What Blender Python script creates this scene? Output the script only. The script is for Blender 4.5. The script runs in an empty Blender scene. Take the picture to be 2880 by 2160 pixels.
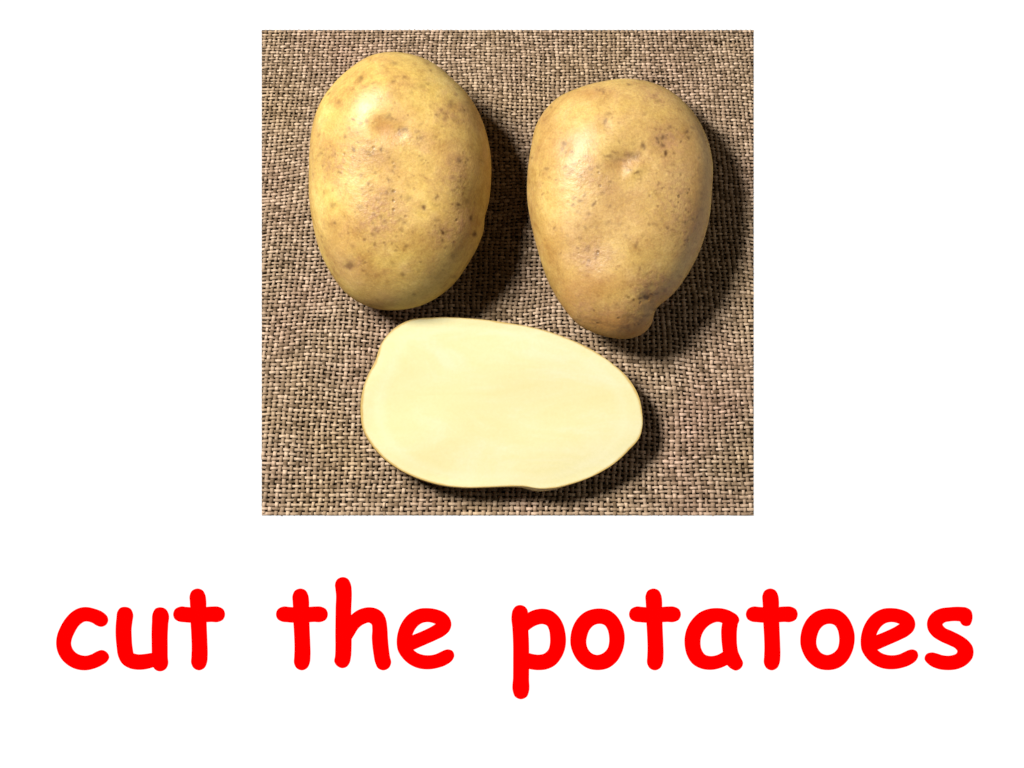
import bpy, math, random
import numpy as np
from mathutils import Vector, noise as mnoise

sc = bpy.context.scene
COL = sc.collection
S = 1.25e-4                 # metres per picture unit of the layout plan (2880 x 2160 units on the page)
D = 1.6                     # camera height above the page

# ------------------------------------------------------------------ camera, world, lamp, exposure
cam_d = bpy.data.cameras.new('camera')
cam_d.sensor_width = 36.0
cam_d.lens = 36.0 * D / (2880 * S)
cam_d.clip_start = 0.05
cam_d.clip_end = 50.0
cam = bpy.data.objects.new('camera', cam_d)
COL.objects.link(cam)
cam.location = (0, 0, D)
cam.rotation_euler = (0, 0, 0)
sc.camera = cam

world = bpy.data.worlds.new('World')
sc.world = world
world.use_nodes = True
bg = world.node_tree.nodes['Background']
bg.inputs['Color'].default_value = (1.0, 0.93, 0.85, 1)
bg.inputs['Strength'].default_value = 0.03

LIGHT_DIR = Vector((-0.47, 0.37, 0.78)).normalized()     # towards the lamp
LIGHT_DIST = 1.5
lamp_d = bpy.data.lights.new('studio_lamp', 'AREA')
lamp_d.shape = 'DISK'
lamp_d.size = 0.36
lamp_d.energy = 59.0
lamp_d.color = (1.0, 0.965, 0.91)
lamp = bpy.data.objects.new('studio_lamp', lamp_d)
COL.objects.link(lamp)
lamp.location = LIGHT_DIR * LIGHT_DIST
lamp.rotation_euler = LIGHT_DIR.to_track_quat('Z', 'Y').to_euler()

FILL_DIR = Vector((0.78, 0.10, 0.55)).normalized()       # weak broad fill lamp, added on the right to lift the dark flanks
fill_d = bpy.data.lights.new('fill_lamp', 'AREA')
fill_d.shape = 'DISK'
fill_d.size = 0.8
fill_d.energy = 4.5
fill_d.color = (1.0, 0.90, 0.76)
fill = bpy.data.objects.new('fill_lamp', fill_d)
COL.objects.link(fill)
fill.location = FILL_DIR * LIGHT_DIST
fill.rotation_euler = FILL_DIR.to_track_quat('Z', 'Y').to_euler()

sc.view_settings.view_transform = 'Standard'
sc.view_settings.look = 'None'
sc.view_settings.exposure = 0.0
sc.view_settings.gamma = 1.0


# ------------------------------------------------------------------ helpers
def plan(px, py, z=0.0):
    """a place on the layout plan -> metres, for something whose outline lies at height z"""
    k = S * (1.0 - z / D)
    return (px - 1440.0) * k, (1080.0 - py) * k


def tag(o, label=None, cat=None, group=None, kind=None):
    if label: o['label'] = label
    if cat: o['category'] = cat
    if group: o['group'] = group
    if kind: o['kind'] = kind
    return o


def mesh_np(name, verts, faces, mat, parent=None, smooth=True):
    """verts (n,3) array, faces (m,4) or (m,3) array -> one linked mesh object"""
    me = bpy.data.meshes.new(name)
    verts = np.asarray(verts, dtype=np.float32)
    faces = np.asarray(faces, dtype=np.int32)
    n, k = faces.shape
    me.vertices.add(len(verts)); me.vertices.foreach_set('co', verts.ravel())
    me.loops.add(n * k); me.loops.foreach_set('vertex_index', faces.ravel())
    me.polygons.add(n)
    me.polygons.foreach_set('loop_start', np.arange(0, n * k, k, dtype=np.int32))
    me.polygons.foreach_set('loop_total', np.full(n, k, dtype=np.int32))
    me.polygons.foreach_set('use_smooth', np.full(n, smooth, dtype=bool))
    me.update(calc_edges=True); me.validate()
    me.materials.append(mat)
    o = bpy.data.objects.new(name, me)
    COL.objects.link(o)
    if parent: o.parent = parent
    return o


def attr(o, name, vals):
    a = o.data.attributes.new(name, 'FLOAT', 'POINT')
    a.data.foreach_set('value', np.asarray(vals, dtype=np.float32))


def spline(pts, per=10, closed=True):
    """smooth line through points; a point (x, y, 1) is a corner"""
    n = len(pts)
    P = [np.array(p[:2], float) for p in pts]
    cor = [len(p) > 2 for p in pts]
    out = []
    for i in range(n if closed else n - 1):
        p1, p2 = P[i], P[(i + 1) % n]
        p0 = P[(i - 1) % n] if not cor[i] else None
        p3 = P[(i + 2) % n] if not cor[(i + 1) % n] else None
        L = np.linalg.norm(p2 - p1)
        def tangent(a, b, c):        # centripetal-like tangent at b
            d1, d2 = np.linalg.norm(b - a), np.linalg.norm(c - b)
            return ((b - a) / d1 * d2 + (c - b) / d2 * d1) / (d1 + d2)
        m1 = tangent(p0, p1, p2) if p0 is not None else None
        m2 = tangent(p1, p2, p3) if p3 is not None else None
        if m1 is None and m2 is None: m1 = m2 = (p2 - p1) / L
        elif m1 is None: m1 = 1.5 * (p2 - p1) / L - 0.5 * m2
        elif m2 is None: m2 = 1.5 * (p2 - p1) / L - 0.5 * m1
        for k in range(per):
            t = k / per
            h = (2*t**3-3*t**2+1)*p1 + (t**3-2*t**2+t)*L*m1 + (-2*t**3+3*t**2)*p2 + (t**3-t**2)*L*m2
            out.append(h)
    return np.array(out)


def resample(poly, n):
    q = np.vstack([poly, poly[:1]])
    d = np.r_[0, np.cumsum(np.linalg.norm(np.diff(q, axis=0), axis=1))]
    s = np.linspace(0, d[-1], n, endpoint=False)
    return np.c_[np.interp(s, d, q[:, 0]), np.interp(s, d, q[:, 1])]


def fourier(poly, k):
    z = np.fft.fft(poly[:, 0] + 1j * poly[:, 1])
    f = np.fft.fftfreq(len(poly)) * len(poly)
    z[np.abs(f) > k] = 0
    w = np.fft.ifft(z)
    return np.c_[w.real, w.imag]


def nt(mat):
    mat.use_nodes = True
    t = mat.node_tree
    return t, t.nodes, t.links, t.nodes['Principled BSDF']


def ramp(N, L, src, stops):
    r = N.new('ShaderNodeValToRGB')
    el = r.color_ramp.elements
    while len(el) < len(stops): el.new(0.5)
    for e, (p, c) in zip(el, stops):
        e.position = p; e.color = (*c, 1)
    L.new(src, r.inputs['Fac'])
    return r.outputs['Color']


def mix(N, L, fac, a, b, kind='MIX'):
    m = N.new('ShaderNodeMix'); m.data_type = 'RGBA'; m.blend_type = kind
    for sock, v in ((m.inputs[0], fac), (m.inputs[6], a), (m.inputs[7], b)):
        if isinstance(v, (int, float)): sock.default_value = v
        elif isinstance(v, tuple): sock.default_value = (*v, 1)
        else: L.new(v, sock)
    return m.outputs[2]


def noise_tex(N, L, coord, scale, detail=4, rough=0.55, dist=0.0):
    n = N.new('ShaderNodeTexNoise')
    n.inputs['Scale'].default_value = scale
    n.inputs['Detail'].default_value = detail
    n.inputs['Roughness'].default_value = rough
    n.inputs['Distortion'].default_value = dist
    L.new(coord, n.inputs['Vector'])
    return n.outputs['Fac']


def math_n(N, L, op, a, b=None, clamp=False):
    m = N.new('ShaderNodeMath'); m.operation = op; m.use_clamp = clamp
    for i, v in enumerate((a, b)):
        if v is None: continue
        if isinstance(v, (int, float)): m.inputs[i].default_value = v
        else: L.new(v, m.inputs[i])
    return m.outputs[0]


# ------------------------------------------------------------------ materials
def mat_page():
    m = bpy.data.materials.new('white_page_added_glow')
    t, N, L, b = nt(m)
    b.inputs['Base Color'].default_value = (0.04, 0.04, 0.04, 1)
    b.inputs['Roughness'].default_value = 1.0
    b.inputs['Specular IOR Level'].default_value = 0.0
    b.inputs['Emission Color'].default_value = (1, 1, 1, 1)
    b.inputs['Emission Strength'].default_value = 1.0  # glow added to the page so cast shadows leave it white
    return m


def mat_letter():
    m = bpy.data.materials.new('red_ink')
    t, N, L, b = nt(m)
    b.inputs['Base Color'].default_value = (0.95, 0.0, 0.0, 1)
    b.inputs['Roughness'].default_value = 1.0
    b.inputs['Specular IOR Level'].default_value = 0.0
    return m


def mat_yarn(name, c0, c1, c2):
    m = bpy.data.materials.new(name)
    t, N, L, b = nt(m)
    co = N.new('ShaderNodeTexCoord').outputs['Object']
    at = N.new('ShaderNodeAttribute'); at.attribute_name = 'tone'
    col = ramp(N, L, at.outputs['Fac'], [(0.0, c0), (0.5, c1), (1.0, c2)])
    big = noise_tex(N, L, co, 22, 3)
    tint = ramp(N, L, big, [(0.3, (1.02, 1.0, 0.88)), (0.5, (1, 1, 1)), (0.7, (1.04, 0.97, 1.03))])
    col = mix(N, L, 1.0, col, tint, 'MULTIPLY')
    fib = noise_tex(N, L, co, 2600, 3, 0.7)
    fibc = ramp(N, L, fib, [(0.3, (0.7, 0.68, 0.64)), (0.7, (1.15, 1.15, 1.15))])
    col = mix(N, L, 1.0, col, fibc, 'MULTIPLY')
    L.new(col, b.inputs['Base Color'])
    b.inputs['Roughness'].default_value = 0.85
    b.inputs['Specular IOR Level'].default_value = 0.2
    bp = N.new('ShaderNodeBump'); bp.inputs['Strength'].default_value = 0.5
    bp.inputs['Distance'].default_value = 0.0002
    L.new(fib, bp.inputs['Height']); L.new(bp.outputs[0], b.inputs['Normal'])
    return m


def mat_skin(name, yellow, mid, brown, rough=0.47, spec=0.5):
    m = bpy.data.materials.new(name)
    t, N, L, b = nt(m)
    co = N.new('ShaderNodeTexCoord').outputs['Object']
    big = noise_tex(N, L, co, 34, 4, 0.6, 0.6)
    col = ramp(N, L, big, [(0.34, mid), (0.56, yellow)])
    # russeted netting
    med = noise_tex(N, L, co, 150, 5, 0.65)
    f = ramp(N, L, med, [(0.48, (0, 0, 0)), (0.72, (1, 1, 1))])
    col = mix(N, L, math_n(N, L, 'MULTIPLY', f, 0.55), col, brown)
    mot = noise_tex(N, L, co, 78, 6, 0.74, 0.3)
    mc = ramp(N, L, mot, [(0.33, (0.66, 0.57, 0.47)), (0.45, (0.90, 0.87, 0.82)), (0.54, (1.0, 1.0, 1.0)), (0.66, (1.16, 1.21, 1.42))])
    col = mix(N, L, 1.0, col, mc, 'MULTIPLY')
    pin = noise_tex(N, L, co, 470, 5, 0.75)
    pc = ramp(N, L, pin, [(0.34, (0.60, 0.53, 0.46)), (0.46, (1, 1, 1)), (0.62, (1.0, 1.0, 1.0)), (0.74, (1.22, 1.22, 1.3))])
    a1 = N.new('ShaderNodeAttribute'); a1.attribute_name = 'scuff'
    rough_f = math_n(N, L, 'ADD', math_n(N, L, 'MULTIPLY', a1.outputs['Fac'], 0.9), 0.25, True)
    col = mix(N, L, rough_f, col, pc, 'MULTIPLY')
    fine = noise_tex(N, L, co, 520, 3, 0.6)
    ff = ramp(N, L, fine, [(0.42, (0, 0, 0)), (0.62, (1, 1, 1))])
    k = math_n(N, L, 'MULTIPLY', a1.outputs['Fac'], math_n(N, L, 'ADD', math_n(N, L, 'MULTIPLY', ff, 0.6), 0.4), True)
    col = mix(N, L, math_n(N, L, 'MULTIPLY', k, 0.9), col, (0.305, 0.165, 0.072))
    # lenticels: small scattered specks
    v = N.new('ShaderNodeTexVoronoi'); v.inputs['Scale'].default_value = 290
    L.new(co, v.inputs['Vector'])
    dots = ramp(N, L, v.outputs['Distance'], [(0.10, (1, 1, 1)), (0.22, (0, 0, 0))])
    sep = N.new('ShaderNodeSeparateColor'); L.new(v.outputs['Color'], sep.inputs[0])
    keep = math_n(N, L, 'GREATER_THAN', sep.outputs[0], 0.66)
    dk = math_n(N, L, 'MULTIPLY', math_n(N, L, 'MULTIPLY', dots, keep), math_n(N, L, 'MULTIPLY', rough_f, 0.85))
    col = mix(N, L, dk, col, (0.133, 0.070, 0.020))
    a3 = N.new('ShaderNodeAttribute'); a3.attribute_name = 'orange'
    col = mix(N, L, a3.outputs['Fac'], col, (0.307, 0.143, 0.027))
    a2 = N.new('ShaderNodeAttribute'); a2.attribute_name = 'spot'
    col = mix(N, L, a2.outputs['Fac'], col, (0.080, 0.034, 0.008))
    grain = noise_tex(N, L, co, 1300, 3, 0.7)
    gc = ramp(N, L, grain, [(0.3, (0.84, 0.82, 0.80)), (0.7, (1.14, 1.14, 1.12))])
    col = mix(N, L, 1.0, col, gc, 'MULTIPLY')
    L.new(col, b.inputs['Base Color'])
    rr = math_n(N, L, 'ADD', math_n(N, L, 'MULTIPLY', med, 0.25), rough - 0.12)
    b.inputs['Roughness'].default_value = 0.9
    b.inputs['Specular IOR Level'].default_value = 0.0
    gl = N.new('ShaderNodeBsdfGlossy'); gl.inputs['Color'].default_value = (1.0, 0.95, 0.86, 1)
    L.new(rr, gl.inputs['Roughness'])
    ms = N.new('ShaderNodeMixShader'); ms.inputs[0].default_value = 0.095 * spec
    L.new(b.outputs[0], ms.inputs[1]); L.new(gl.outputs[0], ms.inputs[2])
    L.new(ms.outputs[0], N['Material Output'].inputs['Surface'])
    b.inputs['Subsurface Weight'].default_value = 0.06
    b.inputs['Subsurface Radius'].default_value = (0.004, 0.002, 0.0008)
    b.inputs['Subsurface Scale'].default_value = 1.0
    bp = N.new('ShaderNodeBump'); L.new(math_n(N, L, 'ADD', math_n(N, L, 'MULTIPLY', rough_f, 0.45), 0.12), bp.inputs['Strength'])
    bp.inputs['Distance'].default_value = 0.0007
    hgt = math_n(N, L, 'ADD', math_n(N, L, 'MULTIPLY', fine, 0.55),
                 math_n(N, L, 'ADD', med, math_n(N, L, 'MULTIPLY', dk, -0.5)))
    L.new(hgt, bp.inputs['Height']); L.new(bp.outputs[0], b.inputs['Normal']); L.new(bp.outputs[0], gl.inputs['Normal'])
    return m


def mat_flesh():
    m = bpy.data.materials.new('cut_potato_flesh')
    t, N, L, b = nt(m)
    co = N.new('ShaderNodeTexCoord').outputs['Object']
    a = N.new('ShaderNodeAttribute'); a.attribute_name = 'edge'      # 0 middle .. 1 at the skin
    mp = N.new('ShaderNodeMapping'); mp.inputs['Scale'].default_value = (0.55, 1.7, 1.0); mp.inputs['Rotation'].default_value = (0, 0, 0.2)
    L.new(co, mp.inputs['Vector'])
    n1 = noise_tex(N, L, mp.outputs[0], 42, 6, 0.65, 1.0)
    col = ramp(N, L, n1, [(0.30, (0.458, 0.418, 0.212)), (0.5, (0.470, 0.434, 0.236)), (0.70, (0.482, 0.454, 0.285))])
    ring = ramp(N, L, a.outputs['Fac'], [(0.80, (0, 0, 0)), (0.87, (1, 1, 1)), (0.93, (0.2, 0.2, 0.2))])
    col = mix(N, L, math_n(N, L, 'MULTIPLY', ring, 0.35), col, (0.50, 0.475, 0.315))
    rn = noise_tex(N, L, co, 110, 4, 0.6)
    wob = math_n(N, L, 'ADD', a.outputs['Fac'], math_n(N, L, 'MULTIPLY', math_n(N, L, 'SUBTRACT', rn, 0.52), 0.03))
    rim = ramp(N, L, wob, [(0.976, (0, 0, 0)), (0.985, (0.22, 0.22, 0.22)), (0.992, (1, 1, 1))])
    col = mix(N, L, math_n(N, L, 'MULTIPLY', rim, 0.9), col, (0.36, 0.235, 0.06))
    n2 = noise_tex(N, L, co, 900, 4, 0.7)
    g = ramp(N, L, n2, [(0.3, (0.965, 0.965, 0.95)), (0.7, (1.02, 1.02, 1.03))])
    col = mix(N, L, 1.0, col, g, 'MULTIPLY')
    L.new(col, b.inputs['Base Color'])
    b.inputs['Roughness'].default_value = 0.6
    b.inputs['Specular IOR Level'].default_value = 0.25
    b.inputs['Subsurface Weight'].default_value = 0.15
    b.inputs['Subsurface Radius'].default_value = (0.003, 0.0025, 0.0015)
    b.inputs['Subsurface Scale'].default_value = 1.0
    bp = N.new('ShaderNodeBump'); bp.inputs['Strength'].default_value = 0.15
    bp.inputs['Distance'].default_value = 0.0003
    L.new(n2, bp.inputs['Height']); L.new(bp.outputs[0], b.inputs['Normal'])
    return m


# ------------------------------------------------------------------ the white page, with added glow
def slab(name, x0, x1, y0, y1, z0, z1, mat, parent=None):
    v = [(x, y, z) for z in (z0, z1) for x, y in ((x0, y0), (x1, y0), (x1, y1), (x0, y1))]
    f = [(3, 2, 1, 0), (4, 5, 6, 7), (0, 1, 5, 4), (1, 2, 6, 5), (2, 3, 7, 6), (3, 0, 4, 7)]
    return mesh_np(name, v, f, mat, parent, smooth=False)

page = slab('added_glow_page', -0.42, 0.42, -0.34, 0.34, -0.006, 0.0, mat_page())
tag(page, 'plain white page with added glow behind the burlap, with red words reading cut the potatoes', 'page')

# lettering: outlines in quarter plan units
Z = 540.0 / 2212.0
G = {}
G['c'] = (130, [[(445,443),(560,463),(655,505),(702,553),(710,595),(685,643),(632,663),(585,650),(530,617),(445,603),(385,640),(325,730),(292,808),(284,862),(300,920),(340,968),(400,997),(455,1004),(515,990),(590,952),(640,938),(690,958),(722,1018),(700,1062),(640,1106),(560,1142),(455,1164),(350,1152),(255,1107),(180,1036),(135,952),(119,862),(130,765),(165,675),(230,568),(310,490),(375,456)]])
G['u'] = (130, [[(910,441),(967,460),(998,525),(990,605),(980,690),(982,790),(989,890),(1003,975,1),(1060,988),(1130,984),(1220,970,1),(1219,860),(1218,760),(1222,620),(1234,505),(1262,460),(1317,446),(1377,468),(1408,525),(1402,640),(1396,760),(1396,900),(1397,1020),(1401,1095),(1377,1148),(1310,1176),(1265,1162),(1235,1128,1),(1150,1151),(1062,1158),(960,1140),(880,1090),(835,1010),(815,890),(804,760),(805,660),(813,570),(826,490),(855,453)]])
G['t'] = (130, [[(1745,230),(1800,250),(1828,298),(1840,370),(1840,442,1),(1910,437),(1985,440),(2036,467),(2056,523),(2035,580),(1970,609),(1905,607),(1844,611,1),(1848,720),(1854,870),(1856,1000),(1848,1080),(1820,1138),(1762,1164),(1705,1142),(1676,1090),(1677,1010),(1680,930),(1676,770),(1667,617,1),(1600,611),(1530,602),(1485,575),(1467,523),(1485,470),(1550,437),(1610,441),(1663,445,1),(1659,380),(1657,310),(1682,255)]])
G['h'] = (750, [[(880,98),(930,115),(962,165),(976,250),(977,320),(972,430),(970,540,1),(1040,485),(1110,456),(1190,446),(1270,463),(1335,510),(1370,580),(1386,680),(1393,800),(1405,930),(1416,1010),(1430,1080),(1405,1138),(1340,1164),(1285,1140),(1255,1080),(1235,980),(1221,870),(1216,790),(1220,690),(1212,637),(1185,617),(1120,632),(1060,675),(1010,750),(975,808,1),(974,900),(968,1010),(950,1085),(920,1124),(872,1139),(815,1115),(783,1062),(791,1012),(796,900),(795,760),(797,600),(799,440),(803,300),(796,230),(791,185),(815,124)]])
G['e'] = (750, [[(1842,455),(1950,468),(2050,510),(2108,575),(2124,640),(2105,705),(2045,765),(1950,815),(1830,868),(1685,932,1),(1735,970),(1790,991),(1858,999),(1940,988),(2010,957),(2050,939),(2092,931),(2140,950),(2157,998),(2135,1050),(2070,1100),(1970,1137),(1860,1153),(1740,1138),(1640,1090),(1560,1013),(1515,935),(1502,845),(1515,735),(1555,630),(1620,542),(1700,485),(1770,460)],
    [(1845,609),(1905,616),(1953,634,1),(1900,668),(1820,708),(1673,769,1),(1700,705),(1740,653),(1790,620)]])
G['p'] = (1420, [[(178,420),(228,438),(256,475),(262,510,1),(340,476),(435,462),(530,483),(610,545),(665,635),(693,740),(700,830),(685,930),(640,1030),(570,1110),(480,1152),(390,1162),(330,1158),(275,1148,1),(274,1270),(273,1410),(250,1468),(184,1497),(120,1468),(96,1410),(98,1250),(99,1050),(98,850),(90,680),(80,550),(95,475),(130,432)],
    [(435,632),(485,650),(513,705),(523,780),(523,860),(505,930),(455,978),(390,992),(330,986),(275,972,1),(273,840),(266,709,1),(315,670),(370,643)]])
G['o'] = (1420, [[(1100,460),(1195,478),(1280,540),(1345,645),(1374,750),(1374,840),(1345,960),(1280,1070),(1190,1138),(1062,1162),(950,1140),(860,1075),(790,970),(760,870),(760,780),(790,660),(850,562),(930,497),(1015,467)],
    [(1095,629),(1150,645),(1185,695),(1203,770),(1204,850),(1185,920),(1130,975),(1062,995),(1000,975),(950,915),(934,845),(945,770),(975,695),(1030,643)]])
G['a'] = (1880, [[(570,455),(640,463),(730,497),(795,545),(812,590),(797,628,1),(787,690),(783,790),(787,880),(800,955),(828,1020),(855,1088),(840,1130),(775,1167),(730,1150),(676,1103,1),(600,1137),(490,1159),(370,1142),(280,1090),(220,1000),(192,890),(190,800),(215,690),(280,580),(370,500),(470,463)],
    [(580,608),(623,621,1),(612,700),(613,790),(630,957,1),(570,992),(490,1008),(420,990),(378,930),(365,845),(378,765),(420,690),(480,637)]])
G['s'] = (2230, [[(1930,441),(2000,450),(2050,485),(2065,545),(2055,610),(2035,645),(2000,656),(1955,643),(1927,602,1),(1870,597),(1800,602),(1745,615),(1720,640),(1740,672),(1830,718),(1930,768),(2015,828),(2065,895),(2077,955),(2065,1020),(2010,1090),(1910,1145),(1775,1162),(1660,1145),(1570,1100),(1520,1032),(1540,985),(1597,966),(1660,978),(1720,997),(1770,1004),(1840,997),(1885,977),(1898,950),(1875,915),(1810,880),(1700,830),(1610,770),(1560,700),(1548,635),(1565,565),(1620,500),(1700,460),(1800,446)]])

red = mat_letter()
letter_mesh = {}
def glyph_mesh(ch):
    if ch in letter_mesh: return letter_mesh[ch]
    x0, loops = G[ch]
    left = min(p[0] for p in loops[0])
    cu = bpy.data.curves.new('letter', 'CURVE')
    cu.dimensions = '2D'; cu.fill_mode = 'BOTH'; cu.extrude = 0.00005
    for lp in loops:
        q = spline(lp, 8)
        tv = np.roll(q, -1, axis=0) - np.roll(q, 1, axis=0)
        tv /= np.linalg.norm(tv, axis=1)[:, None] + 1e-9
        area = np.sum(q[:, 0] * np.roll(q[:, 1], -1) - np.roll(q[:, 0], -1) * q[:, 1])
        sgn = (1 if area > 0 else -1) * (1 if lp is loops[0] else -1)
        q = q + sgn * np.c_[tv[:, 1], -tv[:, 0]] * 4.8          # the ink spreads a little
        sp = cu.splines.new('POLY'); sp.points.add(len(q) - 1); sp.use_cyclic_u = True
        for pt, (x, y) in zip(sp.points, q):
            pt.co = ((x - left) * Z * S, (800 - y) * Z * S, 0, 1)
    tmp = bpy.data.objects.new('tmp', cu); COL.objects.link(tmp)
    dg = bpy.context.evaluated_depsgraph_get(); dg.update()
    me = bpy.data.meshes.new_from_object(tmp.evaluated_get(dg))
    bpy.data.objects.remove(tmp); bpy.data.curves.remove(cu)
    me.materials.clear(); me.materials.append(red); me.name = 'letter'
    letter_mesh[ch] = (me, x0 + left * Z)
    return letter_mesh[ch]

words = [('c', None), ('u', None), ('t', None), ('t', 777.3), ('h', None), ('e', None), ('p', None), ('o', None),
         ('t', 1770.1), ('a', None), ('t', 2098.7), ('o', 2252.3), ('e', 2421.4), ('s', None)]
for i, (ch, left) in enumerate(words):
    me, l0 = glyph_mesh(ch)
    o = bpy.data.objects.new('letter', me); COL.objects.link(o); o.parent = page
    x, y = plan(left if left is not None else l0, 1600 + 800 * Z)
    o.location = (x, y, 0.00015)
    o['label'] = 'red printed letter ' + ch


# ------------------------------------------------------------------ burlap cloth
rng = np.random.default_rng(7)
BX0, BX1, BY0, BY1 = 736.0, 2120.0, 84.0, 1450.0        # the square's edges on the plan
CLOTH = bpy.data.objects.new('burlap_cloth', None); COL.objects.link(CLOTH)
tag(CLOTH, 'square of coarse brown woven burlap lying on the white page under the potatoes', 'cloth')
ZB = 0.0016                                             # height of the weave's middle plane

def smooth_noise(n, step, amp):
    k = max(4, int(n / step) + 3)
    return np.interp(np.linspace(0, k - 1.001, n), np.arange(k), rng.normal(0, amp, k))

def threads(name, lines, mat, halfw, halft, sides=6):
    """lines: list of (points (n,3), radius factor (n,), tone (n,)) along one thread each"""
    V, F, T = [], [], []
    base = 0
    ang = np.linspace(0, 2 * np.pi, sides, endpoint=False) + np.pi / sides
    for P, R, tone in lines:
        n = len(P)
        d = np.gradient(P, axis=0); d[:, 2] = 0
        d /= np.linalg.norm(d, axis=1)[:, None]
        side = np.c_[-d[:, 1], d[:, 0], np.zeros(n)]
        up = np.array([0, 0, 1.0])
        ring = P[:, None, :] + side[:, None, :] * (np.cos(ang) * halfw)[None, :, None] * R[:, None, None] \
             + up[None, None, :] * (np.sin(ang) * halft)[None, :, None] * R[:, None, None]
        V.append(ring.reshape(-1, 3)); T.append(np.repeat(tone, sides))
        i = np.arange(n - 1)[:, None] * sides; j = np.arange(sides)[None, :]
        a = base + i + j; b = base + i + (j + 1) % sides
        F.append(np.stack([a, b, b + sides, a + sides], -1).reshape(-1, 4))
        base += n * sides
    o = mesh_np(name, np.vstack(V), np.vstack(F), mat, CLOTH)
    attr(o, 'tone', np.concatenate(T))
    o['kind'] = 'stuff'
    return o

# the weave opens out towards the lower edge: weft rows and warp threads both stand wider apart there
ys = [BY0 + 5.0]
while ys[-1] < BY1 - 5:
    f = (ys[-1] - BY0) / (BY1 - BY0)
    ys.append(ys[-1] + 8.2 + 4.7 * f)
ys = np.array(ys); ys = BY0 + 5 + (ys - ys[0]) * (BY1 - BY0 - 10) / (ys[-1] - ys[0])
NJ = len(ys)
pitch = np.gradient(ys) / 11.4
CX, WP = 1428.0, 15.5
NW = 107                                                # warp threads, the outer ones run out at the side edges

def spread(y):
    return 0.86 + 0.25 * (y - BY0) / (BY1 - BY0)

def wander(x, y):
    """slow in-plane drift of the weave, none at the cut edges"""
    fx = np.sin(np.pi * np.clip((x - BX0) / (BX1 - BX0), 0, 1)) ** 0.6
    fy = np.sin(np.pi * np.clip((y - BY0) / (BY1 - BY0), 0, 1)) ** 0.6
    dx = fx * (8 * np.sin(y / 310 + 0.6) + 6 * np.sin(y / 120 + x / 400) + 3.0 * np.sin(y / 47 + x / 90) + 1.6 * np.sin(y / 21 - x / 60))
    dy = fy * (9 * np.sin(x / 350 + 1.1) + 7 * np.sin(x / 140 + y / 300 + 2) + 3.0 * np.sin(x / 52 + y / 80) + 1.5 * np.sin(x / 23 - y / 70))
    return dx, dy

AMP = 3.5                                               # weave amplitude (plan units)
PER = 3                                                 # samples per crossing
def to_m(x, y, z):
    k = S * (1 - ZB / D)
    return np.c_[(x - 1440) * k, (1080 - y) * k, ZB + z * S]

HALF = NW // 2
weft_lines, warp_lines = [], []
for j in range(NJ):
    g = spread(ys[j]) * WP
    uL, uR = (BX0 - CX) / g, (BX1 - CX) / g
    n = int((uR - uL) * PER) + 1
    u = np.linspace(uL, uR, n)
    x = CX + u * g
    y = np.clip(np.full(n, ys[j]) + smooth_noise(n, 5, 0.9), BY0 + 4.5, BY1 - 4.5)
    z = AMP * np.cos(np.pi * (u + j))
    slub = 1 + smooth_noise(n, 14, 0.10) + rng.normal(0, 0.10)
    cell = np.floor(u + 0.5).astype(int) + HALF + 2
    tone = 0.60 + rng.normal(0, 0.05) + smooth_noise(n, 6, 0.07) + rng.normal(0, 0.25, NW + 6)[cell]
    tone = tone - 0.35 * np.exp(-((ys[j] - 121) / 6) ** 2) * (x > 1850)
    dx, dy = wander(x, y)
    weft_lines.append((to_m(x + dx, y + dy, z), np.clip(slub, 0.7, 1.35) * pitch[j], np.clip(tone, 0, 1)))
for i in range(-HALF, HALF + 1):
    n = NJ * PER + 1
    v = np.linspace(-0.5, NJ - 0.5, n)
    y = np.interp(v, np.arange(NJ), ys)
    y = np.where(v < 0, BY0 + (v + 0.5) * 10, np.where(v > NJ - 1, BY1 - (NJ - 0.5 - v) * 10, y))
    g = spread(y)
    x = CX + i * WP * g
    keep = np.flatnonzero((x > BX0 + 4.5) & (x < BX1 - 4.5))
    if len(keep) < 6: continue
    k0, k1 = keep[0], keep[-1] + 1
    x = np.clip(x + smooth_noise(n, 5, 1.1), BX0 + 5.0, BX1 - 5.0)
    z = -AMP * np.cos(np.pi * (v + i))
    slub = (1 + smooth_noise(n, 16, 0.10) + rng.normal(0, 0.10))
    cell = np.floor(v + 0.5).astype(int)
    tone = 0.50 + rng.normal(0, 0.05) + smooth_noise(n, 6, 0.07) + rng.normal(0, 0.25, NJ + 2)[cell]
    tone = tone - 0.5 * np.exp(-((CX + i * WP * 0.87 - 1931) / 9) ** 2) * (y < 195)
    dx, dy = wander(x, y)
    P = to_m(x + dx, y + dy, z)
    warp_lines.append((P[k0:k1], (np.clip(slub, 0.7, 1.35) * g)[k0:k1], np.clip(tone, 0, 1)[k0:k1]))

yarn = mat_yarn('jute_yarn', (0.11, 0.073, 0.042), (0.255, 0.181, 0.119), (0.44, 0.333, 0.240))
threads('weft_threads', weft_lines, yarn, 4.2 * S, 2.8 * S)
threads('warp_threads', warp_lines, yarn, 5.1 * S, 2.8 * S)
back = mat_yarn('gap_shade_brown', (0.05, 0.03, 0.014), (0.05, 0.03, 0.014), (0.05, 0.03, 0.014))  # sheet added under the weave, its dark colour stands for shade in the gaps
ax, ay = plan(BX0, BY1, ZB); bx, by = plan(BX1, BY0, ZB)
slab('added_backing', ax, bx, ay, by, 0.0002, ZB - 6.0 * S, back, CLOTH)
CLOTH_TOP = ZB + 5.0 * S


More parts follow.
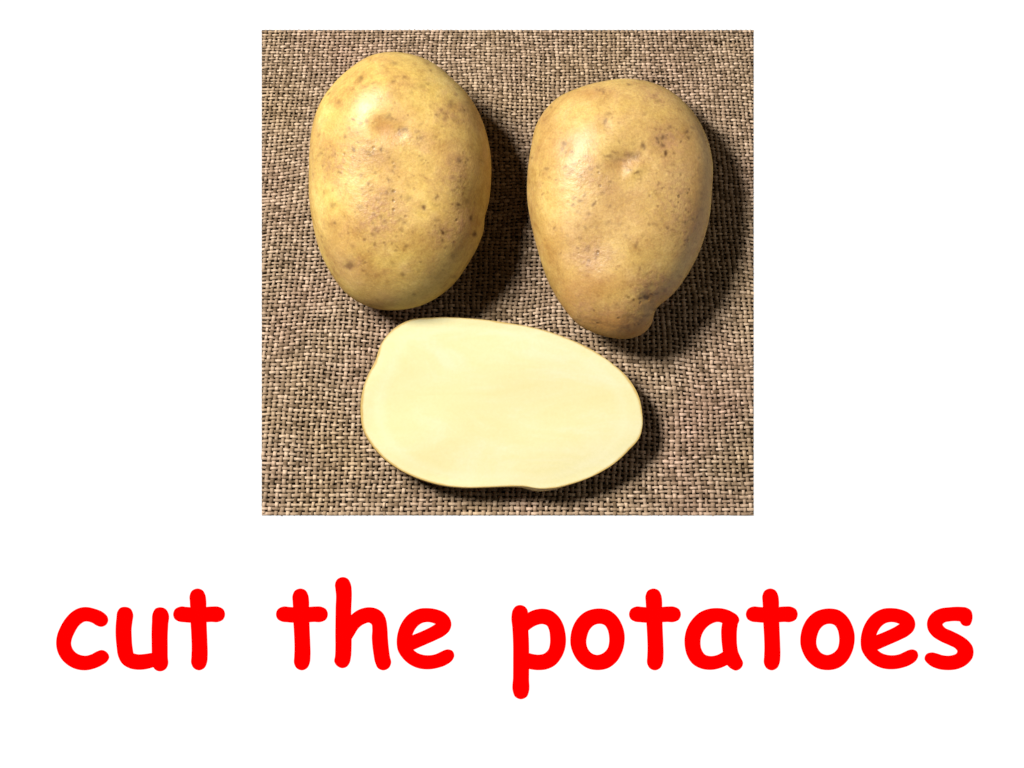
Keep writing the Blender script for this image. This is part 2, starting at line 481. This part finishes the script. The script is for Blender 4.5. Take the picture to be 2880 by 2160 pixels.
# ------------------------------------------------------------------ potatoes
def lumps(x, y, z, seed, scale):
    """smooth 3-D lumpiness from a few sine waves"""
    r = np.random.default_rng(seed)
    out = np.zeros_like(x)
    for k in range(10):
        d = r.normal(size=3); d /= np.linalg.norm(d)
        w = r.uniform(0.6, 1.7) / scale
        out += np.sin((x * d[0] + y * d[1] + z * d[2]) * w + r.uniform(0, 6.28)) / 10 ** 0.5
    return out


def potato(name, outline, centre, top, low, shear, mat, label, dents, spots, scuffs, oranges, seed, kx=0.0):
    NT, NP = 560, 300
    P = resample(spline(outline, 14), NT)
    P = fourier(P, 40)
    P2 = fourier(P, 3)
    c = np.array(centre, float)
    ph = np.linspace(-np.pi / 2, np.pi / 2, NP)
    w = np.abs(np.sin(ph))[:, None, None] ** 0.5
    Q = P[None] * (1 - w) + P2[None] * w
    xy = c + (Q - c) * (np.cos(ph) ** 0.70)[:, None, None]
    s = np.sin(ph)[:, None] * np.ones((1, NT))
    X, Y = xy[..., 0], xy[..., 1]
    z = np.where(s >= 0, top, low) * s
    half = np.ptp(P, axis=0) / 2; mid = (P.max(0) + P.min(0)) / 2
    def put(px, py):                                    # where on the swelling upper side a mark sits
        h = top * max(0.0, 1 - ((px - mid[0]) / half[0]) ** 2 - ((py - mid[1]) / half[1]) ** 2) ** 0.5
        f = 1 - h * S / D
        return 1440 + (px - 1440) * f, 1080 + (py - 1080) * f
    z = z + (-(Y - c[1]) * shear - (X - c[0]) * kx)     # north end raised
    z = z + np.clip(s, 0, 1) ** 0.8 * lumps(X, Y, z, seed, 95) * 8 + np.clip(s, 0, 1) ** 0.8 * lumps(X, Y, z, seed + 9, 38) * 1.6
    up = np.clip(s, 0, None) ** 0.5
    for (px, py, r, d) in dents:
        px, py = put(px, py)
        z = z - up * d * np.exp(-((X - px) ** 2 + (Y - py) ** 2) / (2 * r * r))
    zmin = z.min()
    zm = (z - zmin) * S + CLOTH_TOP - 4.0 * S
    zeq = zm[NP // 2].mean()
    k = S * (1 - zeq / D)
    ox, oy = (c[0] - 1440) * k, (1080 - c[1]) * k
    V = np.stack([(X - 1440) * k - ox, (1080 - Y) * k - oy, zm - CLOTH_TOP], -1)
    V = V[1:-1].reshape(-1, 3)
    M = NP - 2
    bot = np.array([[0, 0, (z[0].mean() - zmin) * S - 4 * S]]); tp = np.array([[0, 0, zm[-1].mean() - CLOTH_TOP]])
    verts = np.vstack([V, bot, tp])
    i = np.arange(M - 1)[:, None] * NT; j = np.arange(NT)[None]
    a = i + j; b = i + (j + 1) % NT
    F = np.stack([a, a + NT, b + NT, b], -1).reshape(-1, 4)
    jj = np.arange(NT); kk = (jj + 1) % NT
    fb = np.stack([np.full(NT, len(V)), jj, kk], -1); e = (M - 1) * NT
    ft = np.stack([e + kk, e + jj, np.full(NT, len(V) + 1)], -1)
    F = np.vstack([F, np.c_[fb, fb[:, :1]][:0]])
    me = bpy.data.meshes.new(name)
    faces = F.tolist() + fb.tolist() + ft.tolist()
    me.from_pydata(verts.tolist(), [], faces)
    me.polygons.foreach_set('use_smooth', np.ones(len(faces), dtype=bool))
    me.update(); me.materials.append(mat)
    import bmesh
    bm = bmesh.new(); bm.from_mesh(me); bmesh.ops.recalc_face_normals(bm, faces=bm.faces); bm.to_mesh(me); bm.free()
    o = bpy.data.objects.new(name, me); COL.objects.link(o)
    o.location = (ox, oy, CLOTH_TOP)
    # skin marks, by their place on the upper side
    Xf = np.r_[X[1:-1].ravel(), X[0].mean(), X[-1].mean()]
    Yf = np.r_[Y[1:-1].ravel(), Y[0].mean(), Y[-1].mean()]
    sf = np.r_[s[1:-1].ravel(), -1, 1]
    on = (sf > -0.05).astype(float)
    jx = Xf + 1.8 * np.sin(Yf / 6.3 + Xf / 9.0) + 1.2 * np.sin(Yf / 3.7 - Xf / 5)
    jy = Yf + 1.8 * np.sin(Xf / 6.1 + 1 - Yf / 8.0) + 1.2 * np.sin(Xf / 3.3 + Yf / 6)
    def field(lst, p):
        f = np.zeros_like(Xf)
        for q in lst:
            px, py, rx, ry, amt = q
            px, py = put(px, py)
            f = np.maximum(f, amt * np.exp(-(((jx - px) / rx) ** 2 + ((jy - py) / ry) ** 2) ** p))
        return f * on
    # scattered brown flecks, thickest on the russeted patches
    r = np.random.default_rng(seed + 40)
    flecks, lo, hi = [], P.min(0), P.max(0)
    while len(flecks) < 200:
        px, py = r.uniform(lo, hi)
        d = 0.16
        for q in scuffs: d = max(d, q[4] * 1.3 * math.exp(-((px - q[0]) / q[2]) ** 2 - ((py - q[1]) / q[3]) ** 2))
        if r.random() > d: continue
        rad = 3.2 + 3.6 * r.random() ** 2
        flecks.append((px, py, rad * r.uniform(0.8, 1.6), rad * r.uniform(0.7, 1.2), r.uniform(0.15, 0.45)))
    spots = spots + flecks
    attr(o, 'spot', np.clip(field(spots, 1.3) * 1.25, 0, 1)); attr(o, 'scuff', np.clip(field(scuffs, 1.0) * 1.6, 0, 1)); attr(o, 'orange', field(oranges, 1.2))
    tag(o, label, 'potato', 'whole potatoes on the burlap')
    return o


def c1(x, y): return 720 + x / 2.37, 70 + y / 2.37
def c2(x, y): return 1420 + x / 2.37, 70 + y / 2.37
def c4(x, y): return 1420 + x / 2.37, 760 + y / 2.37
def sp(fn, x, y, r, a, ry=None):
    px, py = fn(x, y)
    return (px, py, r / 2.37, (ry or r) / 2.37, a)

K = 2880 / 2212
left_outline = [(x * K, y * K) for x, y in [(835,115),(890,120),(935,138),(975,172),(1010,205),(1035,245),(1050,285),(1060,335),(1061,390),(1055,440),(1046,472),(1045,495),(1033,530),(1010,570),(985,607),(950,638),(915,657),(870,668),(820,668),(780,656),(745,632),(715,592),(690,540),(675,480),(668,430),(668,370),(671,300),(681,250),(700,210),(727,178),(765,145),(800,123)]]
left_spots = [sp(c1, *q) for q in [
    (990,700,26,.55,18),(955,705,12,.45),(910,630,18,.4,10),(700,655,14,.5),(655,640,12,.5),(625,690,13,.4),(745,650,13,.45),(600,745,12,.45),(650,830,13,.6,20),
    (835,830,13,.6,18),(745,845,24,.35,14),(780,850,12,.35),(905,975,12,.45),(885,1030,12,.5,16),(745,1060,13,.4),(770,1100,10,.4),(910,1110,16,.45),(1120,1215,18,.75),
    (1205,1150,13,.55,18),(1350,1200,13,.7),(1380,1130,9,.5),(1435,1290,14,.8,22),(1240,1380,14,.85,18),(1265,1382,16,.4),(1245,1440,12,.65),(1310,1440,8,.5),(1460,1390,13,.75,20),
    (1000,1475,24,.4,16),(780,1400,14,.4),(625,1605,42,.55,22),(515,1205,20,.35),(1300,530,26,.4,32),(1240,575,14,.4),(1210,605,13,.45),(1355,905,20,.5),(1405,900,12,.5),
    (1360,1010,10,.4),(1130,910,8,.4),(850,285,24,.25,12),(1110,420,16,.28),(1050,1000,8,.4),(970,1145,10,.4),(820,1160,14,.3),(860,1310,22,.3),(830,1280,12,.4),(1210,1300,10,.35),
    (1190,1340,9,.4),(430,830,12,.3),(420,740,12,.25),(1330,640,20,.25),(660,1250,9,.3),(560,540,14,.25),(860,1465,9,.35),(910,1590,13,.3),(700,1000,16,.3),(1010,1060,12,.3),(930,640,8,.4),(1010,605,8,.45),(1105,665,22,.25,10)]]
left_scuffs = [sp(c1, *q) for q in [(820,1260,170,.7,190),(560,930,150,.55,150),(1330,1010,120,.5,180),(760,880,170,.45,90),(1260,1390,110,.6,90),(1300,600,140,.5,90),(1000,760,160,.4,60),(1380,1300,90,.6,150),(640,1600,100,.6,60)]]
left_orange = [sp(c1, *q) for q in [(850,690,75,.8,58),(820,640,40,.5,30),(900,760,50,.5,36),(1430,560,60,.35,140),(820,235,120,.4,28),(1000,1480,60,.25,30),(1350,560,60,.3,60)]]
left_dents = [(*c1(850, 690), 26, 9), (*c1(950, 720), 18, 5), (*c1(625, 1600), 16, 5), (*c1(1245, 1400), 22, 3), (*c1(835, 285), 26, 5), (*c1(1100, 520), 60, 10), (*c1(1520, 1180), 40, 26), (*c1(1470, 1380), 30, -6), (*c1(1120, 1215), 8, 2)]

right_outline = [(x * K, y * K) for x, y in [(1355,171),(1400,176),(1442,192),(1480,222),(1510,260),(1530,305),(1540,355),(1538,410),(1534,460),(1523,510),(1506,555),(1480,600),(1454,632),(1430,650),(1415,660),(1411,675),(1410,692),(1403,708),(1385,724),(1350,733),(1315,729),(1283,719),(1250,702),(1217,665),(1183,605),(1165,550),(1149,490),(1139,430),(1140,370),(1147,320),(1157,272),(1175,240),(1205,210),(1250,190),(1300,178)]]
right_spots = [sp(c2, *q) for q in [
    (395,800,20,.5),(378,830,13,.45),(445,850,15,.45),(408,855,10,.4),(920,805,16,.65,24),(850,870,52,.45,30),(790,900,60,.35,16),(730,850,20,.4,10),(690,875,26,.45,12),(880,985,26,.55,9),(825,968,14,.6,10),(800,945,44,.35,10),
    (1045,750,13,.7,18),(1010,765,13,.6),(1052,805,15,.6),(1075,858,16,.85,20),(1125,850,13,.5),(1205,715,12,.6),(1222,752,17,.6,12),(1170,778,10,.6),(665,650,14,.45,34),(690,690,16,.35,10),
    (1020,508,24,.4,14),(340,1030,9,.4),(440,975,14,.4),(500,1010,12,.4,18),(530,1130,16,.4),(505,1175,20,.5,10),(455,1200,16,.45),(595,1195,14,.55),(1210,1230,14,.45),(1020,1055,11,.45,18),
    (690,1320,26,.3,14),(550,1490,26,.35,22),(1150,1300,10,.35),(555,1570,14,.5),(620,950,14,.4),(570,960,10,.3),(1000,470,14,.3),(640,440,26,.3,10),(760,780,10,.35),(860,800,14,.3),
    (1240,690,12,.4),(1005,1110,12,.3),(605,1180,12,.4),(1010,990,9,.3),(300,760,10,.25),(1090,690,12,.3)]] + [sp(c4, *q) for q in [(945,176,30,1.0,14),(978,164,18,.9,9),(903,190,16,.8,10),(1010,150,24,.5,9),(640,352,60,.4,7),(600,330,40,.35,6),(940,300,40,.4,9),(1000,255,26,.5,12),(820,310,60,.3,9),(850,195,10,.7),
    (700,370,60,.3,8),(860,365,10,.6),(890,355,8,.5),(480,330,40,.4,10),(780,400,70,.25,8),(900,330,30,.3,10),(1060,130,16,.4),(960,90,40,.3,12)]]
right_scuffs = [sp(c2, *q) for q in [(560,1010,200,.45,150),(1090,780,130,.65,140),(560,1530,120,.7,110),(1150,1150,210,.5,330),(1000,480,160,.5,90),(840,900,130,.5,60),(1250,1350,120,.6,240),(640,440,130,.4,40)]] + \
               [sp(c4, *q) for q in [(700,370,330,.9,110),(1000,110,180,.8,110),(500,250,150,.6,150),(860,250,150,.5,100)]]
right_orange = [sp(c2, *q) for q in [(800,930,110,.4,30),(560,460,140,.4,40),(1290,1200,80,.4,300),(300,1450,90,.25,150)]] + [sp(c4, *q) for q in [(690,390,300,.85,90),(420,200,70,.5,180),(600,100,250,.35,120),(1000,200,130,.5,60)]]
right_dents = [(*c2(850, 900), 40, 12), (*c2(770, 930), 20, 6), (*c2(840, 975), 16, -6), (*c2(900, 945), 14, -5), (*c2(1070, 800), 22, 6), (*c2(400, 830), 16, 4), (*c2(550, 1530), 40, 9),
               (*c4(945, 180), 12, 9), (*c4(1010, 235), 24, 7), (*c4(980, 250), 14, 6), (*c4(640, 352), 18, 3), (*c4(760, 330), 20, -4), (*c4(860, 330), 14, 3), (*c4(560, 300), 18, -3), (*c4(640, 300), 40, 6), (*c2(665, 670), 12, 3), (*c2(650, 470), 40, 6), (*c2(1020, 520), 24, 5)]

skin_l = mat_skin('yellow_potato_skin', (0.465, 0.322, 0.086), (0.405, 0.248, 0.070), (0.300, 0.160, 0.055))
skin_r = mat_skin('tan_potato_skin', (0.425, 0.286, 0.083), (0.375, 0.232, 0.071), (0.285, 0.148, 0.050), rough=0.50, spec=0.55)
potato('potato', left_outline, (1118, 500), 222, 150, 0.12, skin_l,
       'yellow whole potato with a smooth round bottom, left of the other whole potato', left_dents, left_spots, left_scuffs, left_orange, 3)
potato('potato', right_outline, (1742, 520), 185, 130, -0.03, skin_r,
       'whole potato tapering to a small knobbed lower end, beside the right edge of the burlap', right_dents, right_spots, right_scuffs, right_orange, 11)


# ------------------------------------------------------------------ the cut half
def potato_half():
    out = [(1226,893),(1142,904),(1100,931),(1071,970),(1057,1012),(1034,1057),(1018,1110),(1015,1161),(1022,1207),(1045,1249),(1074,1283),(1125,1321),(1184,1348),(1247,1365),(1311,1371),(1370,1370),(1420,1368),(1475,1368),(1517,1374),(1559,1372),(1606,1361),(1673,1336),(1732,1300),(1770,1264),(1798,1231),(1807,1195),(1806,1161),(1796,1114),(1770,1068),(1715,1017),(1656,979),(1597,952),(1538,931),(1475,916),(1420,907),(1370,900),(1311,895)]
    NT = 420
    P = fourier(resample(spline(out, 12), NT), 45)
    c = np.array([1405.0, 1140.0])
    H = 102.0
    root = bpy.data.objects.new('potato_half', None); COL.objects.link(root)
    ztop = CLOTH_TOP + (H - 4) * S
    k = S * (1 - ztop / D)
    ox, oy = (c[0] - 1440) * k, (1080 - c[1]) * k
    root.location = (ox, oy, CLOTH_TOP)
    def pt(Q, z):
        return np.stack([(Q[..., 0] - 1440) * k - ox, (1080 - Q[..., 1]) * k - oy, z], -1)
    def grid_faces(M, closed_at_end):
        i = np.arange(M - 1)[:, None] * NT; j = np.arange(NT)[None]
        a = i + j; b = i + (j + 1) % NT
        return np.stack([a, a + NT, b + NT, b], -1).reshape(-1, 4)
    # cut face: rings from the rim inward, a hair below the skin's lip, slightly uneven from the knife
    rr = np.r_[1.0, 0.994, 0.985, np.linspace(0.97, 0.0, 60)]
    Q = c + (P[None] - c) * rr[:, None, None]
    wav = 1.2 * np.sin(Q[..., 1] / 38 + 0.4 * np.sin(Q[..., 0] / 90)) + 0.8 * np.sin(Q[..., 0] / 70 + Q[..., 1] / 55)
    z = (H - 4 + wav * np.clip((1 - rr) * 12, 0, 1)[:, None] - 0.8 * np.clip((rr - 0.985) / 0.025, 0, 1)[:, None] ** 2) * S
    fl = mesh_np('cut_face', pt(Q, z).reshape(-1, 3), grid_faces(len(rr), False)[:, ::-1], mat_flesh(), root)
    attr(fl, 'edge', np.repeat(rr, NT))
    # skin body under it
    ph = np.linspace(0, np.pi / 2 * 0.985, 60)
    Q = c + (P[None] - c) * (np.cos(ph) ** 0.75)[:, None, None]
    belly = 1 + 0.012 * np.sin(ph * 2)
    Q = c + (Q - c) * belly[:, None, None]
    tv = np.roll(P, -1, axis=0) - np.roll(P, 1, axis=0); tv /= np.linalg.norm(tv, axis=1)[:, None]
    nv = np.c_[tv[:, 1], -tv[:, 0]]
    if np.sum(nv * (P - c)) < 0: nv = -nv
    wt = np.clip(nv @ np.array([-0.62, 0.78]), 0, 1) ** 0.8 + 0.9 * np.exp(-((P[:, 0] - 1520) / 55) ** 2) * (P[:, 1] > 1300)
    Q = Q + nv[None] * (wt[None] * 12.0 * np.sin(np.clip(ph * 2.6, 0, np.pi))[:, None])[..., None]
    z = ((H - 6.2) - (H + 0) * np.sin(ph))[:, None] * np.ones((1, NT))
    # a low bulge of skin at the front and the left, as on the photograph
    z = (z + 2.0 * lumps(Q[..., 0], Q[..., 1], z, 5, 90) * np.sin(2 * ph)[:, None])
    z = np.maximum(z, -5) * S
    sk = mesh_np('skin', pt(Q, z).reshape(-1, 3), grid_faces(len(ph), False), mat_skin('half_potato_skin', (0.347, 0.240, 0.067), (0.307, 0.193, 0.053), (0.240, 0.133, 0.040)), root)
    for nm in ('spot', 'scuff', 'orange'):
        attr(sk, nm, np.zeros(len(sk.data.vertices)))
    tag(root, 'potato half lying cut face up, showing pale yellow flesh with a thin skin rim', 'potato half')
    return root

potato_half()
